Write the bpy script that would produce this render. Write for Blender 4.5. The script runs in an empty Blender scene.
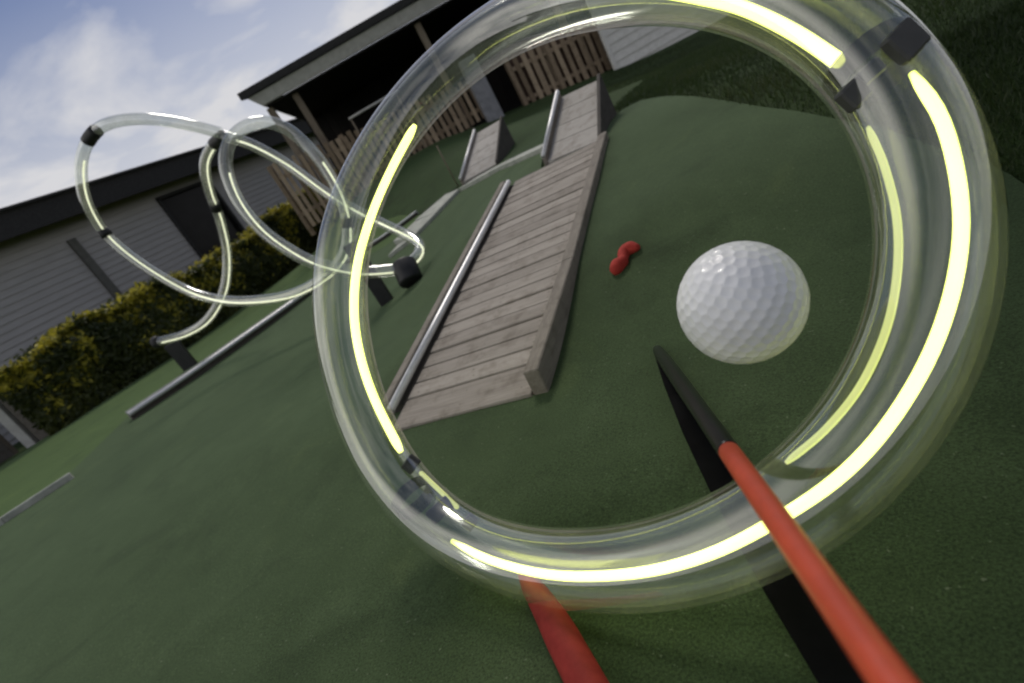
import bpy, bmesh, math, random
import numpy as np
from math import sin, cos, radians, pi, sqrt, atan2
from mathutils import Vector, Matrix, noise as mnoise
random.seed(7); rng = np.random.default_rng(7)
sc = bpy.context.scene
col = sc.collection

# ------------------------------------------------------------------ camera frame
FPX, CX, CY = 550.0, 512.0, 341.5
PIT, ROLL, YAW, CAMH = radians(20.3), radians(29.8), radians(31), 0.8
fw = np.array([-sin(YAW), cos(YAW), 0]); R0 = np.array([cos(YAW), sin(YAW), 0]); UPV = np.array([0, 0, 1.])
CF = fw*cos(PIT)-UPV*sin(PIT); CU = fw*sin(PIT)+UPV*cos(PIT)
CXV = cos(ROLL)*R0-sin(ROLL)*CU; CYV = cos(ROLL)*CU+sin(ROLL)*R0
CC = np.array([0, 0, CAMH])
def ray(px, py): return CF+CXV*((px-CX)/FPX)+CYV*((CY-py)/FPX)
def gnd(px, py, z=0.0):
    d = ray(px, py); return CC+d*((z-CAMH)/d[2])
def at(px, py, Z): return CC+ray(px, py)*Z
def onx(px, py, x):
    d = ray(px, py); return CC+d*(x/d[0])
def proj(p):
    v = np.asarray(p, float)-CC; z = v@CF
    return CX+FPX*(v@CXV)/z, CY-FPX*(v@CYV)/z, z

cam_d = bpy.data.cameras.new('camera'); cam = bpy.data.objects.new('camera', cam_d); col.objects.link(cam)
cam_d.sensor_width = 36; cam_d.lens = FPX/1024*36; cam_d.clip_start = 0.02; cam_d.clip_end = 2000
M = Matrix.Identity(4)
for i in range(3):
    M[i][0] = CXV[i]; M[i][1] = CYV[i]; M[i][2] = -CF[i]; M[i][3] = CC[i]
cam.matrix_world = M
sc.camera = cam
cam_d.dof.use_dof = True; cam_d.dof.focus_distance = 1.1; cam_d.dof.aperture_fstop = 3.6

# ------------------------------------------------------------------ materials
def new_mat(name):
    m = bpy.data.materials.new(name); m.use_nodes = True
    nt = m.node_tree; b = nt.nodes['Principled BSDF']
    return m, nt, b
def N(nt, t, **kw):
    n = nt.nodes.new(t)
    for k, v in kw.items(): setattr(n, k, v)
    return n
def noise_node(nt, scale, detail=4, vec=None, rough=.6):
    n = N(nt, 'ShaderNodeTexNoise'); n.inputs['Scale'].default_value = scale
    n.inputs['Detail'].default_value = detail; n.inputs['Roughness'].default_value = rough
    if vec is not None: nt.links.new(vec, n.inputs['Vector'])
    return n
def ramp(nt, fac, stops):
    r = N(nt, 'ShaderNodeValToRGB'); e = r.color_ramp.elements
    while len(e) < len(stops): e.new(.5)
    for k, (p, c) in enumerate(stops):
        e[k].position = p; e[k].color = (*c, 1)
    nt.links.new(fac, r.inputs[0]); return r
def objco(nt, scale=(1, 1, 1)):
    tc = N(nt, 'ShaderNodeTexCoord'); mp = N(nt, 'ShaderNodeMapping'); mp.inputs['Scale'].default_value = scale
    nt.links.new(tc.outputs['Object'], mp.inputs['Vector']); return mp.outputs['Vector']
def bump(nt, b, h, dist, strength=1.0):
    bp = N(nt, 'ShaderNodeBump'); bp.inputs['Distance'].default_value = dist; bp.inputs['Strength'].default_value = strength
    nt.links.new(h, bp.inputs['Height']); nt.links.new(bp.outputs[0], b.inputs['Normal'])
def simple(name, c1, c2, scale=8, rough=.6, bmp=0.0, stretch=(1, 1, 1), metal=0.0, lo=.35, hi=.65, spec=.5):
    m, nt, b = new_mat(name)
    v = objco(nt, stretch); n = noise_node(nt, scale, 6, v)
    r = ramp(nt, n.outputs['Fac'], [(lo, c1), (hi, c2)])
    nt.links.new(r.outputs[0], b.inputs['Base Color'])
    b.inputs['Roughness'].default_value = rough; b.inputs['Metallic'].default_value = metal
    b.inputs['Specular IOR Level'].default_value = spec
    if bmp: bump(nt, b, n.outputs['Fac'], bmp)
    return m

def turf_mat(name, ca, cb, cc, fine=520, dist=.0015, sheen=.20, grain=190, seams=False):
    m, nt, b = new_mat(name)
    v = objco(nt)
    big = noise_node(nt, .9, 5, v); mid = noise_node(nt, 7, 5, v); fi = noise_node(nt, fine, 3, v, .8)
    a = N(nt, 'ShaderNodeMath', operation='MULTIPLY_ADD'); a.inputs[1].default_value = .55
    nt.links.new(big.outputs['Fac'], a.inputs[0])
    mm = N(nt, 'ShaderNodeMath', operation='MULTIPLY'); mm.inputs[1].default_value = .45
    nt.links.new(mid.outputs['Fac'], mm.inputs[0]); nt.links.new(mm.outputs[0], a.inputs[2])
    r = ramp(nt, a.outputs[0], [(.36, ca), (.52, cb), (.66, cc)])
    gr = noise_node(nt, grain, 2, v, .75)
    gg = N(nt, 'ShaderNodeMath', operation='MULTIPLY_ADD'); gg.inputs[1].default_value = .45
    g3 = N(nt, 'ShaderNodeMath', operation='MULTIPLY'); g3.inputs[1].default_value = .55
    nt.links.new(gr.outputs['Fac'], g3.inputs[0]); nt.links.new(fi.outputs['Fac'], gg.inputs[0]); nt.links.new(g3.outputs[0], gg.inputs[2])
    fr = ramp(nt, gg.outputs[0], [(.33, (.25, .25, .25)), (.67, (1.75, 1.75, 1.75))])
    mx0 = N(nt, 'ShaderNodeMixRGB', blend_type='MULTIPLY'); mx0.inputs[0].default_value = .9
    nt.links.new(r.outputs[0], mx0.inputs[1]); nt.links.new(fr.outputs[0], mx0.inputs[2])
    # trodden, dusty patches and damp stains
    st = noise_node(nt, 2.3, 6, v, .62); st.inputs['Distortion'].default_value = .6
    sr_ = ramp(nt, st.outputs['Fac'], [(.30, (.62, .64, .60)), (.46, (1, 1, 1)), (.60, (1, 1, 1)), (.74, (1.30, 1.22, 1.14))])
    mx = N(nt, 'ShaderNodeMixRGB', blend_type='MULTIPLY'); mx.inputs[0].default_value = 1.0
    nt.links.new(mx0.outputs[0], mx.inputs[1]); nt.links.new(sr_.outputs[0], mx.inputs[2])
    if seams:  # joins between the turf rolls, slightly wavy
        sp_ = N(nt, 'ShaderNodeSeparateXYZ'); nt.links.new(v, sp_.inputs[0])
        wv = noise_node(nt, 1.1, 2, v); wa = N(nt, 'ShaderNodeMath', operation='MULTIPLY_ADD'); wa.inputs[1].default_value = .05
        nt.links.new(wv.outputs['Fac'], wa.inputs[0]); nt.links.new(sp_.outputs['X'], wa.inputs[2])
        pp_ = N(nt, 'ShaderNodeMath', operation='PINGPONG'); pp_.inputs[1].default_value = .93
        of = N(nt, 'ShaderNodeMath', operation='ADD'); of.inputs[1].default_value = 10.05; nt.links.new(wa.outputs[0], of.inputs[0]); nt.links.new(of.outputs[0], pp_.inputs[0])
        se = ramp(nt, pp_.outputs[0], [(0, (.45,)*3), (.004, (.55,)*3), (.010, (1.18,)*3), (.03, (1,)*3)])
        mxs = N(nt, 'ShaderNodeMixRGB', blend_type='MULTIPLY'); mxs.inputs[0].default_value = .75
        nt.links.new(mx.outputs[0], mxs.inputs[1]); nt.links.new(se.outputs[0], mxs.inputs[2]); mx = mxs
    # pale specks of sand on the fibres
    sn = noise_node(nt, 95, 2, v, .5)
    sr = ramp(nt, sn.outputs['Fac'], [(.70, (0, 0, 0)), (.77, (1, 1, 1))])
    mx2 = N(nt, 'ShaderNodeMixRGB'); mx2.inputs[2].default_value = (.16, .18, .12, 1)
    sm = N(nt, 'ShaderNodeMath', operation='MULTIPLY'); sm.inputs[1].default_value = .55
    nt.links.new(sr.outputs[0], sm.inputs[0]); nt.links.new(sm.outputs[0], mx2.inputs[0])
    nt.links.new(mx.outputs[0], mx2.inputs[1]); nt.links.new(mx2.outputs[0], b.inputs['Base Color'])
    b.inputs['Roughness'].default_value = .95; b.inputs['Specular IOR Level'].default_value = .15
    b.inputs['Sheen Weight'].default_value = sheen; b.inputs['Sheen Roughness'].default_value = .45; b.inputs['Sheen Tint'].default_value = (.62, .85, .50, 1)
    bump(nt, b, gg.outputs[0], dist, .6)
    return m
M_turf = turf_mat('turf', (.029, .047, .0175), (.036, .057, .0225), (.045, .069, .029))
M_lawn = turf_mat('lawn', (.042, .074, .015), (.052, .088, .020), (.064, .104, .027), fine=300, dist=.004)
M_bank = turf_mat('bank', (.019, .036, .008), (.025, .044, .011), (.033, .054, .015), fine=140, dist=.008, sheen=.04)
M_slope = turf_mat('slope_turf', (.016, .034, .008), (.020, .041, .010), (.026, .050, .014), fine=260, dist=.003, sheen=.06)

def wood(name, dark, light, axis, scale=5, rough=.8):
    """weathered grain running along axis (0 x, 1 y, 2 z), tone varies per board through a vertex attribute"""
    m, nt, b = new_mat(name)
    st = [9, 9, 9]; st[axis] = .55
    v = objco(nt, tuple(st)); g = noise_node(nt, scale, 8, v, .7); st2 = [40, 40, 40]; st2[axis] = 1.2
    v2 = objco(nt, tuple(st2)); g2 = noise_node(nt, scale, 4, v2, .7)
    at_ = N(nt, 'ShaderNodeAttribute'); at_.attribute_name = 'tone'
    s = N(nt, 'ShaderNodeMath', operation='MULTIPLY_ADD'); s.inputs[1].default_value = .5
    nt.links.new(g.outputs['Fac'], s.inputs[0])
    s2 = N(nt, 'ShaderNodeMath', operation='MULTIPLY_ADD'); s2.inputs[1].default_value = .35
    nt.links.new(g2.outputs['Fac'], s2.inputs[0]); nt.links.new(at_.outputs['Fac'], s2.inputs[2]); nt.links.new(s2.outputs[0], s.inputs[2])
    r = ramp(nt, s.outputs[0], [(.25, dark), (.75, light)])
    # stains
    v3 = objco(nt); bl = noise_node(nt, 11, 5, v3, .65)
    br = ramp(nt, bl.outputs['Fac'], [(.30, (.55, .52, .48)), (.5, (1, 1, 1))])
    mx = N(nt, 'ShaderNodeMixRGB', blend_type='MULTIPLY'); mx.inputs[0].default_value = .7
    nt.links.new(r.outputs[0], mx.inputs[1]); nt.links.new(br.outputs[0], mx.inputs[2]); nt.links.new(mx.outputs[0], b.inputs['Base Color'])
    b.inputs['Roughness'].default_value = rough; b.inputs['Specular IOR Level'].default_value = .25
    bump(nt, b, g2.outputs['Fac'], .0025)
    return m
M_deck = wood('weathered_planks', (.215, .19, .16), (.49, .445, .39), 0)
M_ply = wood('pale_ply', (.30, .28, .25), (.50, .47, .43), 0)
M_beam = wood('weathered_timber', (.14, .122, .10), (.35, .315, .265), 1)
M_beamd = wood('dark_timber', (.045, .040, .034), (.11, .10, .085), 1)
M_picket = wood('brown_picket', (.21, .155, .10), (.48, .37, .25), 2)
M_brown = wood('red_brown_boards', (.055, .034, .024), (.13, .082, .058), 2)
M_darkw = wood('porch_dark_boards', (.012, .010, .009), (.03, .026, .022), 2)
M_postw = wood('porch_post_wood', (.15, .12, .09), (.34, .28, .20), 2)
M_white = simple('white_painted_boards', (.66, .64, .58), (.76, .74, .68), 14, .6, .001)
M_clap = simple('grey_clapboard_paint', (.37, .355, .335), (.43, .415, .39), 6, .65, .001, (1, .3, 3))
M_roof = simple('dark_roofing', (.014, .013, .012), (.028, .027, .024), 20, .8, .004)
M_wall_strip = simple('dull_dark_strip', (.10, .098, .085), (.13, .128, .11), 9, .8)
M_fascia = simple('grey_fascia_paint', (.48, .465, .42), (.60, .58, .53), 9, .7, .001)
M_glassd = simple('dark_window', (.010, .009, .008), (.016, .015, .014), 3, .3, spec=.15)
M_black = simple('black_rubber', (.008, .008, .008), (.016, .016, .016), 14, .55, .001)
M_blackg = simple('black_gloss', (.004, .004, .004), (.008, .008, .008), 14, .30, spec=.25)
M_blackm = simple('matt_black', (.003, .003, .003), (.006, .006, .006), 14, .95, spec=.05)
M_clip = simple('dark_joint_plastic', (.035, .035, .033), (.060, .060, .057), 18, .6)
M_clipg = simple('grey_joint_plastic', (.10, .10, .10), (.15, .15, .145), 18, .5)
M_red = simple('red_paint', (.38, .046, .018), (.48, .060, .024), 22, .42, .0006)
M_redk = simple('dark_red_rubber', (.17, .014, .010), (.23, .022, .016), 30, .75, .001, spec=.2)
M_redd = simple('dull_red_rubber', (.30, .030, .022), (.40, .042, .032), 30, .8, .001, spec=.2)
M_alu = simple('dull_aluminium', (.55, .55, .55), (.72, .72, .71), 30, .45, .0004, (4, .4, 4), .45)
M_conc = simple('pale_concrete', (.30, .31, .27), (.44, .45, .39), 11, .9, .003)
M_pier = simple('grey_render', (.20, .20, .21), (.28, .28, .29), 9, .85, .002)
M_stem = simple('hedge_stems', (.05, .035, .02), (.09, .06, .035), 10, .9)

def leaf_mat(name, a, b_, tip):
    m, nt, b = new_mat(name)
    at_ = N(nt, 'ShaderNodeAttribute'); at_.attribute_name = 'tone'
    r = ramp(nt, at_.outputs['Fac'], [(0, a), (.6, b_), (1, tip)])
    nt.links.new(r.outputs[0], b.inputs['Base Color']); b.inputs['Roughness'].default_value = .5
    tr = N(nt, 'ShaderNodeBsdfTranslucent'); nt.links.new(r.outputs[0], tr.inputs['Color'])
    mix = N(nt, 'ShaderNodeMixShader'); mix.inputs[0].default_value = .4
    out = nt.nodes['Material Output']
    nt.links.new(b.outputs[0], mix.inputs[1]); nt.links.new(tr.outputs[0], mix.inputs[2]); nt.links.new(mix.outputs[0], out.inputs[0])
    return m
M_leaf = leaf_mat('hedge_leaf', (.028, .042, .009), (.085, .100, .018), (.62, .54, .06))
M_blade = leaf_mat('grass_blade', (.020, .038, .008), (.030, .054, .012), (.060, .075, .022))

def clear_tube(name, tint=(.95, .965, .94), base=.045, edge=1.45, milk=.03, rough=.06, ior=1.85, back=.05):
    m = bpy.data.materials.new(name); m.use_nodes = True; nt = m.node_tree
    nt.nodes.clear(); out = N(nt, 'ShaderNodeOutputMaterial')
    tr = N(nt, 'ShaderNodeBsdfTransparent'); tr.inputs[0].default_value = (*tint, 1)
    gl = N(nt, 'ShaderNodeBsdfGlossy'); gl.inputs['Roughness'].default_value = rough; gl.inputs[0].default_value = (1, 1, 1, 1)
    df = N(nt, 'ShaderNodeBsdfTranslucent'); df.inputs[0].default_value = (.78, .80, .68, 1)
    d2 = N(nt, 'ShaderNodeBsdfDiffuse'); d2.inputs[0].default_value = (.78, .80, .68, 1)
    ad = N(nt, 'ShaderNodeMixShader'); ad.inputs[0].default_value = .5
    nt.links.new(df.outputs[0], ad.inputs[1]); nt.links.new(d2.outputs[0], ad.inputs[2])
    m1 = N(nt, 'ShaderNodeMixShader')
    # scuffs and haze in the plastic wall, stronger where the wall is seen edge-on (longer path)
    v = objco(nt); nz = noise_node(nt, 9, 6, v)
    sc_ = ramp(nt, nz.outputs['Fac'], [(.35, (.35,)*3), (.75, (1.5,)*3)])
    lw = N(nt, 'ShaderNodeLayerWeight'); lw.inputs['Blend'].default_value = .30
    pw = N(nt, 'ShaderNodeMath', operation='POWER'); pw.inputs[1].default_value = 2.2; nt.links.new(lw.outputs['Facing'], pw.inputs[0])
    mk = N(nt, 'ShaderNodeMath', operation='MULTIPLY_ADD'); mk.inputs[1].default_value = .22; mk.inputs[2].default_value = milk
    nt.links.new(pw.outputs[0], mk.inputs[0])
    mm = N(nt, 'ShaderNodeMath', operation='MULTIPLY'); nt.links.new(mk.outputs[0], mm.inputs[0]); nt.links.new(sc_.outputs[0], mm.inputs[1])
    nt.links.new(mm.outputs[0], m1.inputs[0]); nt.links.new(tr.outputs[0], m1.inputs[1]); nt.links.new(ad.outputs[0], m1.inputs[2])
    fr = N(nt, 'ShaderNodeFresnel'); fr.inputs['IOR'].default_value = ior
    ge = N(nt, 'ShaderNodeNewGeometry'); bk = N(nt, 'ShaderNodeMapRange'); bk.inputs['To Min'].default_value = edge; bk.inputs['To Max'].default_value = back
    nt.links.new(ge.outputs['Backfacing'], bk.inputs['Value'])
    m2 = N(nt, 'ShaderNodeMixShader')
    fm = N(nt, 'ShaderNodeMath', operation='MULTIPLY'); fm.use_clamp = True
    nt.links.new(fr.outputs[0], fm.inputs[0]); nt.links.new(bk.outputs[0], fm.inputs[1])
    nt.links.new(fm.outputs[0], m2.inputs[0]); nt.links.new(m1.outputs[0], m2.inputs[1]); nt.links.new(gl.outputs[0], m2.inputs[2])
    nt.links.new(m2.outputs[0], out.inputs[0])
    return m
M_tube = clear_tube('clear_plastic_tube')
M_tube_in = clear_tube('clear_plastic_liner', (.94, .955, .93), edge=.7, milk=.03, rough=.14, ior=1.6, back=.12)
M_tube_far = clear_tube('clear_plastic_far_tube', (.86, .88, .86), edge=1.3, milk=.17, rough=.12, ior=2.1)
M_smoke = clear_tube('smoked_collar', (.20, .20, .20), edge=.35, milk=.08, rough=.25)

def glow(name, c, s, rim=None):
    m, nt, b = new_mat(name)
    b.inputs['Base Color'].default_value = (.8, .85, .5, 1)
    b.inputs['Emission Color'].default_value = (*c, 1); b.inputs['Emission Strength'].default_value = s
    if rim:  # pale core seen through a yellow-green sleeve
        lw = N(nt, 'ShaderNodeLayerWeight'); lw.inputs['Blend'].default_value = .5
        r = ramp(nt, lw.outputs['Facing'], [(.0, c), (.50, c), (.85, rim)]); nt.links.new(r.outputs[0], b.inputs['Emission Color'])
    return m
M_led = glow('lit_strip', (.96, 1.0, .23), 3.8, (.23, .27, .032))
M_glow_thin = glow('thin_glow', (.62, .64, .18), .9, (.34, .36, .08))  # shared by the short strip and the modelled image of the main strip
M_led_far = glow('lit_strip_far', (1.0, 1.0, .72), 1.15)

# ------------------------------------------------------------------ mesh helpers
def mesh_obj(name, verts, faces, mat, parent=None, smooth=False, tone=None):
    me = bpy.data.meshes.new(name); me.from_pydata([tuple(map(float, v)) for v in verts], [], faces)
    if tone is not None:
        a = me.attributes.new('tone', 'FLOAT', 'POINT'); a.data.foreach_set('value', np.asarray(tone, np.float32))
    if mat: me.materials.append(mat)
    if smooth: me.shade_smooth()
    me.update()
    o = bpy.data.objects.new(name, me); col.objects.link(o)
    if parent: put(o, parent)
    return o
def put(o, parent):
    o.parent = parent; o.matrix_parent_inverse = Matrix.Translation(-Vector(parent.location)); return o
def thing(name, label, cat, loc, group=None):
    o = bpy.data.objects.new(name, None); o.empty_display_size = .1; col.objects.link(o)
    o.location = Vector([float(v) for v in loc]); tag(o, label, cat, group); return o
def tag(o, label, cat, group=None):
    o['label'] = label; o['category'] = cat
    if group: o['group'] = group
    return o

class MB:
    """collects shapes of one part"""
    def __init__(s): s.v = []; s.f = []; s.t = []
    def add(s, vs, fs, tone=None):
        b = len(s.v); s.v += [tuple(map(float, v)) for v in vs]; s.f += [tuple(b+i for i in f) for f in fs]
        t = random.uniform(-.16, .16) if tone is None else tone
        s.t += [t]*len(vs); return s
    def hexa(s, p, bev=.004, tone=None):
        """box from 8 corners: bottom 4 (ccw from above) then top 4, edges chamfered"""
        bm = bmesh.new(); vs = [bm.verts.new(tuple(map(float, q))) for q in p]
        for f in ((3, 2, 1, 0), (4, 5, 6, 7), (0, 1, 5, 4), (1, 2, 6, 5), (2, 3, 7, 6), (3, 0, 4, 7)): bm.faces.new([vs[i] for i in f])
        if bev: bmesh.ops.bevel(bm, geom=bm.edges[:], offset=bev, segments=1, affect='EDGES', clamp_overlap=True)
        bm.verts.index_update()
        s.add([v.co[:] for v in bm.verts], [[v.index for v in f.verts] for f in bm.faces], tone); bm.free(); return s
    def beam(s, a, b, w, h, up=(0, 0, 1), bev=.004, tone=None):
        """bar from a to b (centre line), width w, height h"""
        a = np.array(a, float); b = np.array(b, float); d = b-a; d /= np.linalg.norm(d)
        up = np.array(up, float); sd = np.cross(d, up); sd /= np.linalg.norm(sd); u = np.cross(sd, d)
        c = [a-sd*w/2-u*h/2, a+sd*w/2-u*h/2, b+sd*w/2-u*h/2, b-sd*w/2-u*h/2]
        return s.hexa(c+[q+u*h for q in c], bev, tone)
    def build(s, name, mat, parent=None, smooth=False): return mesh_obj(name, s.v, s.f, mat, parent, smooth, s.t)

def resample(P, n):
    """Catmull-Rom through P (k x m), n samples"""
    P = np.asarray(P, float); k = len(P); out = []
    Q = np.vstack([2*P[0]-P[1], P, 2*P[-1]-P[-2]])
    L = np.concatenate([[0], np.cumsum(np.linalg.norm(np.diff(P, axis=0), axis=1))]); L /= L[-1]
    for u in np.linspace(0, 1, n):
        i = min(np.searchsorted(L, u, 'right')-1, k-2); t = (u-L[i])/(L[i+1]-L[i])
        p0, p1, p2, p3 = Q[i], Q[i+1], Q[i+2], Q[i+3]
        out.append(.5*((2*p1)+(-p0+p2)*t+(2*p0-5*p1+4*p2-p3)*t*t+(-p0+3*p1-3*p2+p3)*t**3))
    return np.array(out)
def frames(P, closed=False):
    T = (np.roll(P, -1, 0)-np.roll(P, 1, 0)) if closed else np.gradient(P, axis=0)
    T /= np.linalg.norm(T, axis=1)[:, None]
    n = np.cross(T[0], [0.3, .2, 1.]); n /= np.linalg.norm(n); Ns = [n]
    for i in range(1, len(P)):
        n = n-T[i]*(n@T[i]); n /= np.linalg.norm(n); Ns.append(n)
    Ns = np.array(Ns); return T, Ns, np.cross(T, Ns)
def sweep(P, r, seg=20, closed=False, cap=True):
    P = np.asarray(P, float); n = len(P); r = np.broadcast_to(np.asarray(r, float), (n,))
    T, A, B = frames(P, closed); vs = []; fs = []
    for i in range(n):
        for k in range(seg):
            a = 2*pi*k/seg; vs.append(P[i]+r[i]*(cos(a)*A[i]+sin(a)*B[i]))
    m = n if closed else n-1
    off = 0
    if closed:  # best twist offset to close the seam
        last = P[0]+r[0]*A[-1]; off = int(np.argmin([np.linalg.norm(np.array(vs[k])-(P[0]+r[0]*A[-1])) for k in range(seg)]))
    for i in range(m):
        j = (i+1) % n; o = off if (closed and i == n-1) else 0
        for k in range(seg):
            k2 = (k+1) % seg
            fs.append((i*seg+k, i*seg+k2, j*seg+(k2+o) % seg, j*seg+(k+o) % seg))
    if cap and not closed:
        fs.append(tuple(range(seg))[::-1]); fs.append(tuple((n-1)*seg+k for k in range(seg)))
    return vs, fs
def tube(name, P, r, mat, parent=None, seg=20, closed=False, cap=True, smooth=True):
    vs, fs = sweep(P, r, seg, closed, cap); o = mesh_obj(name, vs, fs, mat, parent, smooth)
    return o
def rcyl(P0, P1, r, bev=.15, seg=28):
    """rounded-end solid cylinder"""
    P0 = np.array(P0, float); P1 = np.array(P1, float); d = P1-P0; L = np.linalg.norm(d)
    b = bev*r*2
    ts = [0, .15*b/L, .5*b/L, b/L, 1-b/L, 1-.5*b/L, 1-.15*b/L, 1]
    rs = [r*.55, r*.80, r*.95, r, r, r*.95, r*.80, r*.55]
    return sweep(np.array([P0+d*t for t in ts]), rs, seg)

# ------------------------------------------------------------------ terrain
ctrl = []
def cp(px, py, z): p = gnd(px, py, z); ctrl.append((p[0], p[1], z))
for p in [(0, 527), (60, 490), (125, 425), (200, 370), (100, 600), (300, 600), (512, 683), (657, 350), (530, 400), (400, 430), (260, 330), (330, 340), (800, 500), (1000, 640), (740, 362), (250, 450), (390, 303), (600, 470), (980, 420)]: cp(*p, 0)
for x in (-1.55, -.8):
    for y in (1.37, 1.9, 2.4, 3.0, 3.5): ctrl.append((x, y, .17*(y-1.37)-.02))
for p in [(690, 97, .376), (760, 108, .269), (830, 118, .198), (640, 101, .40), (603, 140, .37), (650, 200, .22), (720, 200, .16), (800, 220, .08)]: cp(*p)
for p in [(310, 290, .04), (350, 262, .06), (402, 234, .12), (430, 209, .20), (460, 188, .32), (497, 164, .345), (520, 157, .37), (540, 149, .40), (440, 250, .10), (480, 210, .25), (415, 262, .05), (450, 300, .03)]: cp(*p)
def ca(px, py, Z): p = at(px, py, Z); ctrl.append((p[0], p[1], p[2]))
for p in [(345, 207, 10.3), (422, 150, 10.3), (455, 133, 10.3), (499, 126, 10.3), (570, 89, 10.3), (618, 80, 10.0), (625, 86, 7.5), (710, 48, 6.5), (790, 16, 5.6), (520, 130, 7.5), (430, 175, 8.5)]: ca(*p)
for p in [(900, 20, .27), (1000, 20, .26), (1020, 130, .12), (930, 130, .15)]: cp(*p)
for x, y, z in [(-16, 0, 0), (-16, 8, 0), (-16, 20, .3), (-5, 20, .9), (4, 20, .4), (12, 12, .2), (10, 0, .1), (4, -5, 0), (-8, -5, 0), (-12, 13, .1), (-10.5, 4, 0), (-10.5, 8, 0), (-10.2, 11, .1), (-7, 2, 0), (-8, 5, 0), (-8, 8, .1), (2.5, 3.5, .3), (2, 1, .1), (1, 0, 0), (3, 8, .3)]: ctrl.append((x, y, z))
ctrl = np.array(ctrl)
def tps_fit(c, lam):
    X = c[:, :2]; n = len(X); r = np.linalg.norm(X[:, None]-X[None], axis=2); K = np.where(r > 0, r*r*np.log(r+1e-9), 0)
    A = np.zeros((n+3, n+3)); A[:n, :n] = K+lam*np.eye(n); A[:n, n] = 1; A[:n, n+1:] = X; A[n, :n] = 1; A[n+1:, :n] = X.T
    return np.linalg.solve(A, np.concatenate([c[:, 2], np.zeros(3)]))
tw = tps_fit(ctrl, .15)
def height(xy):
    xy = np.atleast_2d(np.asarray(xy, float)); cl = np.clip(xy, [-17, -6], [13, 21])
    out = np.empty(len(cl))
    for s in range(0, len(cl), 20000):
        q = cl[s:s+20000]; r = np.linalg.norm(q[:, None]-ctrl[None, :, :2], axis=2)
        out[s:s+20000] = (r*r*np.log(r+1e-9))@tw[:-3]+tw[-3]+q@tw[-2:]
    d = np.linalg.norm(xy-cl, axis=1)
    return out*np.exp(-d/25)
def H1(x, y): return float(height([[x, y]])[0])
def onground(px, py):
    """where the ray of a pixel meets the terrain"""
    d = ray(px, py); ts = np.linspace(.3, 40, 4000); P = CC+ts[:, None]*d
    h = height(P[:, :2]); k = np.argmax(P[:, 2] < h)
    return P[k]

def axis_samples(fine, step, ends):
    a = np.arange(fine[0], fine[1]+1e-6, step); lo, hi = [], []
    x, s = fine[0], step
    while x > ends[0]: s *= 1.25; x -= s; lo.append(x)
    x, s = fine[1], step
    while x < ends[1]: s *= 1.25; x += s; hi.append(x)
    return np.array(lo[::-1]+list(a)+hi)
gx = axis_samples((-7.5, 2.0), .09, (-400, 400)); gy = axis_samples((-.3, 8.5), .09, (-400, 400))
GX, GY = np.meshgrid(gx, gy); GZ = height(np.stack([GX.ravel(), GY.ravel()], 1)).reshape(GX.shape)
nx, ny = len(gx), len(gy)
G = np.stack([GX, GY, GZ], 2).reshape(-1, 3)
quads = [(j*nx+i, j*nx+i+1, (j+1)*nx+i+1, (j+1)*nx+i) for j in range(ny-1) for i in range(nx-1)]
ground = mesh_obj('ground', G-[0, 0, .012], quads, M_bank, None, True); ground['kind'] = 'structure'

def inside(poly, pts):
    x, y = pts[:, 0], pts[:, 1]; c = np.zeros(len(pts), bool); n = len(poly)
    for i in range(n):
        x1, y1 = poly[i]; x2, y2 = poly[(i+1) % n]
        if y1 == y2: continue
        k = ((y1 > y) != (y2 > y)) & (x < (x2-x1)*(y-y1)/(y2-y1)+x1); c ^= k
    return c
def sdf(poly, pts):
    poly = np.asarray(poly); d = np.full(len(pts), 1e9); n = len(poly)
    for i in range(n):
        a, b = poly[i], poly[(i+1) % n]; ab = b-a; t = np.clip(((pts-a)@ab)/(ab@ab), 0, 1)
        d = np.minimum(d, np.linalg.norm(pts-a-t[:, None]*ab, axis=1))
    return np.where(inside(poly, pts), d, -d)
def sheet(name, poly, lift, mat, kind='structure'):
    """the terrain grid clipped to a polygon and lifted"""
    s = sdf(poly, G[:, :2]); vs = []; idx = {}; fs = []
    def vert(key, p):
        if key not in idx: idx[key] = len(vs); vs.append(p)
        return idx[key]
    up = np.array([0, 0, lift])
    for q in quads:
        if all(s[i] <= 0 for i in q): continue
        for tri in ((q[0], q[1], q[2]), (q[0], q[2], q[3])):
            if all(s[i] > 0 for i in tri): fs.append([vert(i, G[i]+up) for i in tri]); continue
            o = []
            for k in range(3):
                a, b = tri[k], tri[(k+1) % 3]
                if s[a] > 0: o.append(vert(a, G[a]+up))
                if (s[a] > 0) != (s[b] > 0):
                    lo, hi = min(a, b), max(a, b); t = s[lo]/(s[lo]-s[hi]); o.append(vert((lo, hi), G[lo]*(1-t)+G[hi]*t+up))
            if len(o) >= 3: fs.append(o)
    ob = mesh_obj(name, vs, fs, mat, None, True); ob['kind'] = kind; return ob
def g2(px, py, z=None):
    p = onground(px, py) if z is None else gnd(px, py, z)
    return (p[0], p[1])
edge_right = [g2(*p) for p in [(604, 150), (606, 130), (620, 112), (640, 101), (665, 97), (690, 97), (725, 102), (760, 108), (800, 113), (840, 121), (885, 130), (940, 150), (1000, 170), (1060, 210)]]
kerb_px = [(-150, 618), (0, 520), (69, 475), (125, 420), (200, 370), (310, 294), (360, 260), (402, 236), (430, 211), (458, 189), (520, 158), (545, 148)]
edge_left = [g2(*p) for p in kerb_px]
e0 = np.array(edge_right[-1])
turf_poly = np.array(edge_left+[(-1.3, 3.6), (-.87, 3.6)]+edge_right+[(2.6, 1.2), (2.6, -3), (-7, -3)])
putting = sheet('putting_green', turf_poly, .006, M_turf)
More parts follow.
